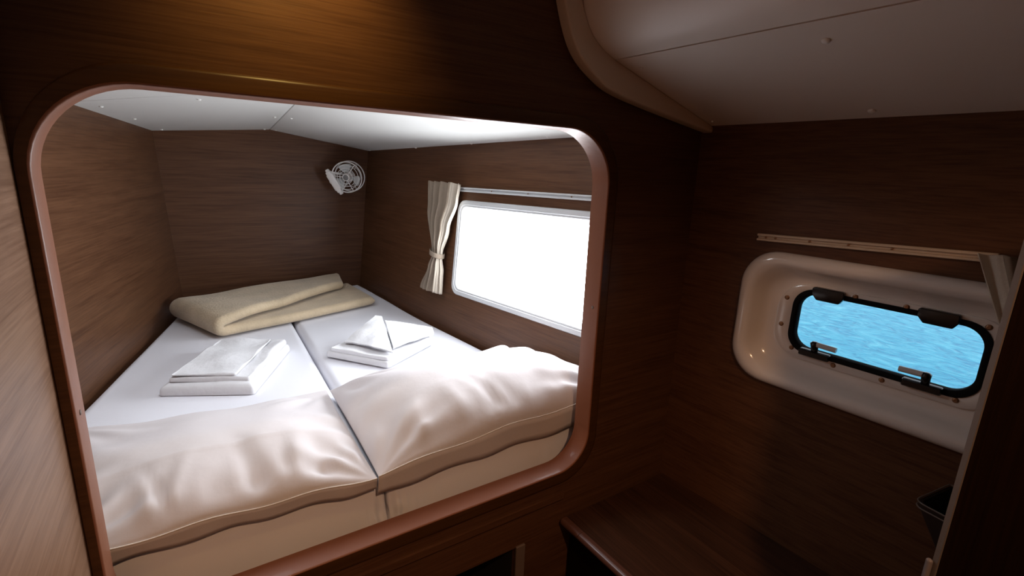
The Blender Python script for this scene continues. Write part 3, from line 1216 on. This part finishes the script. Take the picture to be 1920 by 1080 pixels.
BZ = BED + .036
path = []
for l in (0, .004, .012, .025, .045):
    path.append((1 - l, BZ - .004, 0))
for i in range(2, 21):
    path.append((1 - i / 20, BZ - .004, 0))
for i in range(1, 12):
    a = math.pi * i / 12
    path.append((-.030 * math.sin(a), BZ + .0265 - .0265 * math.cos(a) - .002, i / 12))
for i in range(0, 19):
    path.append((i / 20, BZ + .053 + .010 * math.sin(math.pi * i / 20), 1))
for l in (.045, .025, .012, .004, 0):
    path.append((1 - l, BZ + .053, 1))
fl0, fr0 = (.098, 2.585), (.885, 2.795)
bl0, br0 = (-.085, 3.03), (.84, 3.20)
fl1, fr1 = (.098, 2.580), (.765, 3.03)
bl1, br1 = (-.085, 3.03), (.80, 3.27)


def lerp2(a, b2, t):
    return Vector((a[0] + (b2[0] - a[0]) * t, a[1] + (b2[1] - a[1]) * t))


def bfront(l, k):
    return lerp2(lerp2(fl0, fr0, l), lerp2(fl1, fr1, l), k)


def bback(l, k):
    return lerp2(lerp2(bl0, br0, l), lerp2(bl1, br1, l), k)


fold_sheet('fleece', path, bfront, bback, M['fleece'], bt, .050, rip=.012, seed=2.0)

# folded linen --------------------------------------------------------
lin = thing('folded_linen', (.09, 2.09, BED), 'stack of folded white bed linen with a square top on the left mattress', 'linen', 'folded linen on the bed')
slab('lower_fold', [(-.151, 2.030), (.140, 1.885), (.332, 2.300), (.045, 2.435)], BED + .003, BED + .040, .026, M['linen'], lin, N=34, rc=.012, und=.010, us=9, seed=4)
slab('upper_fold', [(-.118, 2.052), (.132, 1.925), (.318, 2.290), (.060, 2.418)], BED + .041, BED + .060, .010, M['linen'], lin, N=30, rc=.010, und=.014, us=9, seed=7)
slab('top_flap', [(-.108, 2.052), (.090, 1.952), (.255, 2.300), (.070, 2.396)], BED + .063, BED + .070, .003, M['linen'], lin, N=24, rc=.006, und=.012, us=9, seed=7)

lin2 = thing('folded_linen', (.70, 2.08, BED), 'folded white bed linen lying flat on the right mattress behind the pillow', 'linen', 'folded linen on the bed')
slab('lower_fold', [(.448, 2.128), (.640, 1.875), (.930, 2.06), (.740, 2.310)], BED + .011, BED + .036, .010, M['linen'], lin2, N=30, rc=.010, und=.008, us=9, seed=14)
slab('upper_fold', [(.462, 2.120), (.645, 1.888), (.915, 2.06), (.735, 2.292)], BED + .037, BED + .052, .007, M['linen'], lin2, N=30, rc=.010, und=.008, us=9, seed=17)

tw = thing('towel', (.70, 2.10, BED + .053), 'white towel folded to a raised point on top of the right linen', 'towel')


def poly_cloth(name, c4, parent, seed, sag=0.0, thick=.007, n_=18):
    """cloth over four corners (a, b, c, d), sagging or crowning between them"""
    a, b2, c, d = [Vector(p) for p in c4]
    vs_, fs_ = [], []
    for i in range(n_ + 1):
        v = i / n_
        for j in range(n_ + 1):
            u = j / n_
            p = (a * (1 - u) + b2 * u) * (1 - v) + (d * (1 - u) + c * u) * v
            p.z += sag * math.sin(math.pi * u) * math.sin(math.pi * min(1, v + .15)) + .006 * nz(p.x, p.y, seed, 14)
            vs_.append(p)
    for i in range(n_):
        for j in range(n_):
            q = i * (n_ + 1) + j
            fs_.append((q, q + 1, q + n_ + 2, q + n_ + 1))
    return mesh(name, vs_, fs_, M['linen'], parent, solid=thick, auto=50)


TZ = BED + .064
poly_cloth('front_fold', [(.530, 2.130, TZ), (.672, 1.905, TZ + .002), (.742, 2.245, TZ + .056), (.715, 2.262, TZ + .058)], tw, 2.0, sag=.010)
poly_cloth('side_fold', [(.690, 1.945, TZ + .002), (.925, 2.045, TZ + .001), (.945, 2.110, TZ + .010), (.752, 2.235, TZ + .040)], tw, 6.0, sag=.010)

# ------------------------------------------------------------------ fan on the end wall
fan = thing('cabin_fan', (.80, 3.352, -.16), 'small white cabin fan with round guard on the berth end wall', 'fan')
FC = Vector((.866, 3.205, -.084))
fn = Vector((-.56, -.82, -.10)).normalized()
Fm = Matrix.Translation(FC) @ fn.to_track_quat('Z', 'Y').to_matrix().to_4x4()
FR = .093


def fring(r, h, n_=40):
    return [Fm @ Vector((r * math.cos(2 * math.pi * i / n_), r * math.sin(2 * math.pi * i / n_), h)) for i in range(n_)]


g = MB()
for r_, h_, t_ in ((FR, .026, .0036), (FR * .80, .034, .0018), (FR * .60, .038, .0016), (FR * .42, .040, .0016), (FR, -.030, .0036), (FR * .7, -.036, .0018)):
    g.tube(fring(r_, h_), t_, 6, closed=True)
for k in range(3):
    a = 2 * math.pi * k / 3 + .95
    c_, s_ = math.cos(a), math.sin(a)
    g.tube([Fm @ Vector((r * c_, r * s_, h)) for r, h in ((.022, .041), (.05, .039), (.08, .032), (FR, .026), (FR + .002, 0), (FR, -.030), (.05, -.036))], .0026, 6)
g.build('guard', M['fan_white'], fan, smooth=True)
hb = MB()
hb.lathe([(.028, -.05), (.032, -.03), (.032, .0), (.023, .008), (.023, .038), (.022, .045)], Fm, 24)
hb.build('motor', M['fan_white'], fan, auto=40)
hc = MB()
hc.lathe([(.017, .0452), (.017, .047), (.014, .049), (.001, .050)], Fm, 24)
hc.build('hub_cap', M['fan_hub'], fan, auto=40)
for k in range(3):
    a0 = 2 * math.pi * k / 3 + math.radians(100)
    bl_, fcs = [], []
    for i in range(9):
        r = .026 + (.080 - .026) * i / 8
        half = math.radians(18 + 11 * smoothstep(0, .6, i / 8))
        if i == 8:
            half *= .82
        for j in range(9):
            c = -1 + 2 * j / 8
            a = a0 + half * c
            bl_.append(Fm @ Vector((r * math.cos(a), r * math.sin(a), .012 + .016 * c)))
    for i in range(8):
        for j in range(8):
            q_ = i * 9 + j
            fcs.append((q_, q_ + 1, q_ + 10, q_ + 9))
    mesh('blade', bl_, fcs, M['fan_blade'], fan, smooth=True, solid=.0025)
# yoke beside the guard, wall foot
yk = MB()
ax = (Fm.to_3x3() @ Vector((math.cos(math.radians(128)), math.sin(math.radians(128)), 0)))
# the bracket runs down the left flank of the guard
A_ = Vector((.752, 3.235, -.058))
B_ = Vector((.818, 3.215, -.178))
d_ = (B_ - A_).normalized()
side_v = d_.cross(fn).normalized()
for (s0, s1, wd, n0, n1) in ((.0, 1.0, .015, -.016, .016), (.12, .88, .021, -.014, .014)):
    p0, p1 = A_.lerp(B_, s0), A_.lerp(B_, s1)
    c4 = []
    for p in (p0, p1):
        c4.append([p + side_v * wd + fn * n0, p + side_v * wd + fn * n1, p - side_v * wd + fn * n1, p - side_v * wd + fn * n0])
    yk.loft(c4, True, True)
yk.build('yoke', M['fan_white'], fan, bevel=.004, bseg=3, auto=40)
for p in (A_, B_):
    kb = MB()
    s = -1 if p is A_ else 1
    kb.tube([p + d_ * s * -.004, p + d_ * s * .010, p + d_ * s * .016], [.013, .013, .009], 14)
    kb.build('knob', M['fan_white'], fan, auto=40)
ft = MB()
mid = A_.lerp(B_, .5)
ft.tube([mid - fn * .01, Vector((mid.x + .022, 3.33, mid.z))], .012, 14)
qm = Vector((0, -1, 0)).to_track_quat('Z', 'Y').to_matrix().to_4x4()
ft.lathe([(.022, 0), (.022, .006), (.019, .012), (.014, .018)], Matrix.Translation((mid.x + .022, 3.3575, mid.z)) @ qm, 24)
ft.build('wall_foot', M['fan_white'], fan, auto=40)
arm = MB()
arm.tube([A_ + fn * .0, FC - fn * .03 + Vector((-.03, 0, .01))], .007, 10)
arm.tube([B_ + fn * .0, FC - fn * .03 + Vector((-.01, 0, -.03))], .007, 10)
arm.build('yoke_arm', M['fan_white'], fan, smooth=True)

# ------------------------------------------------------------------ lamps (above and behind the frame)


def downlight(x, y, z, label, power, spot, blend, size, col, aim=None):
    t_ = thing('ceiling_lamp', (x, y, z), label, 'lamp', 'ceiling downlights')
    b_ = MB()
    mt = Matrix.Translation((x, y, z)) @ Matrix.Rotation(math.pi, 4, 'X')
    b_.lathe([(.045, 0.0005), (.045, .005), (.038, .009), (.030, .009), (.028, .002)], mt, 28, True, False)
    b_.build('bezel', M['steel'], t_, auto=40)
    b_ = MB()
    b_.lathe([(.0275, .0025), (.0275, .003)], mt, 24)
    b_.build('lens', M['lamp_lens'], t_)
    lamp_light('lamp_light', (x, y, z - .015), power, col, size, spot, blend, t_, aim)
    return t_


downlight(.20, .84, ROOF, 'small downlight on the deckhead above the bunk opening', LAMP_W, 92, 1.0, .02, WARM, (.20, 1.06, .30))
downlight(.30, -.30, ROOF, 'small downlight on the deckhead nearest the entry', LAMP_BACK_W, 150, .7, .03, SOFT_WARM)

# ------------------------------------------------------------------ the sea outside
s_ = MB()
s_.add([(1.75, -40, -1.35), (80, -40, -1.35), (80, 60, -1.35), (1.75, 60, -1.35)], [(0, 1, 2, 3)])
structure(s_.build('sea', M['sea']))
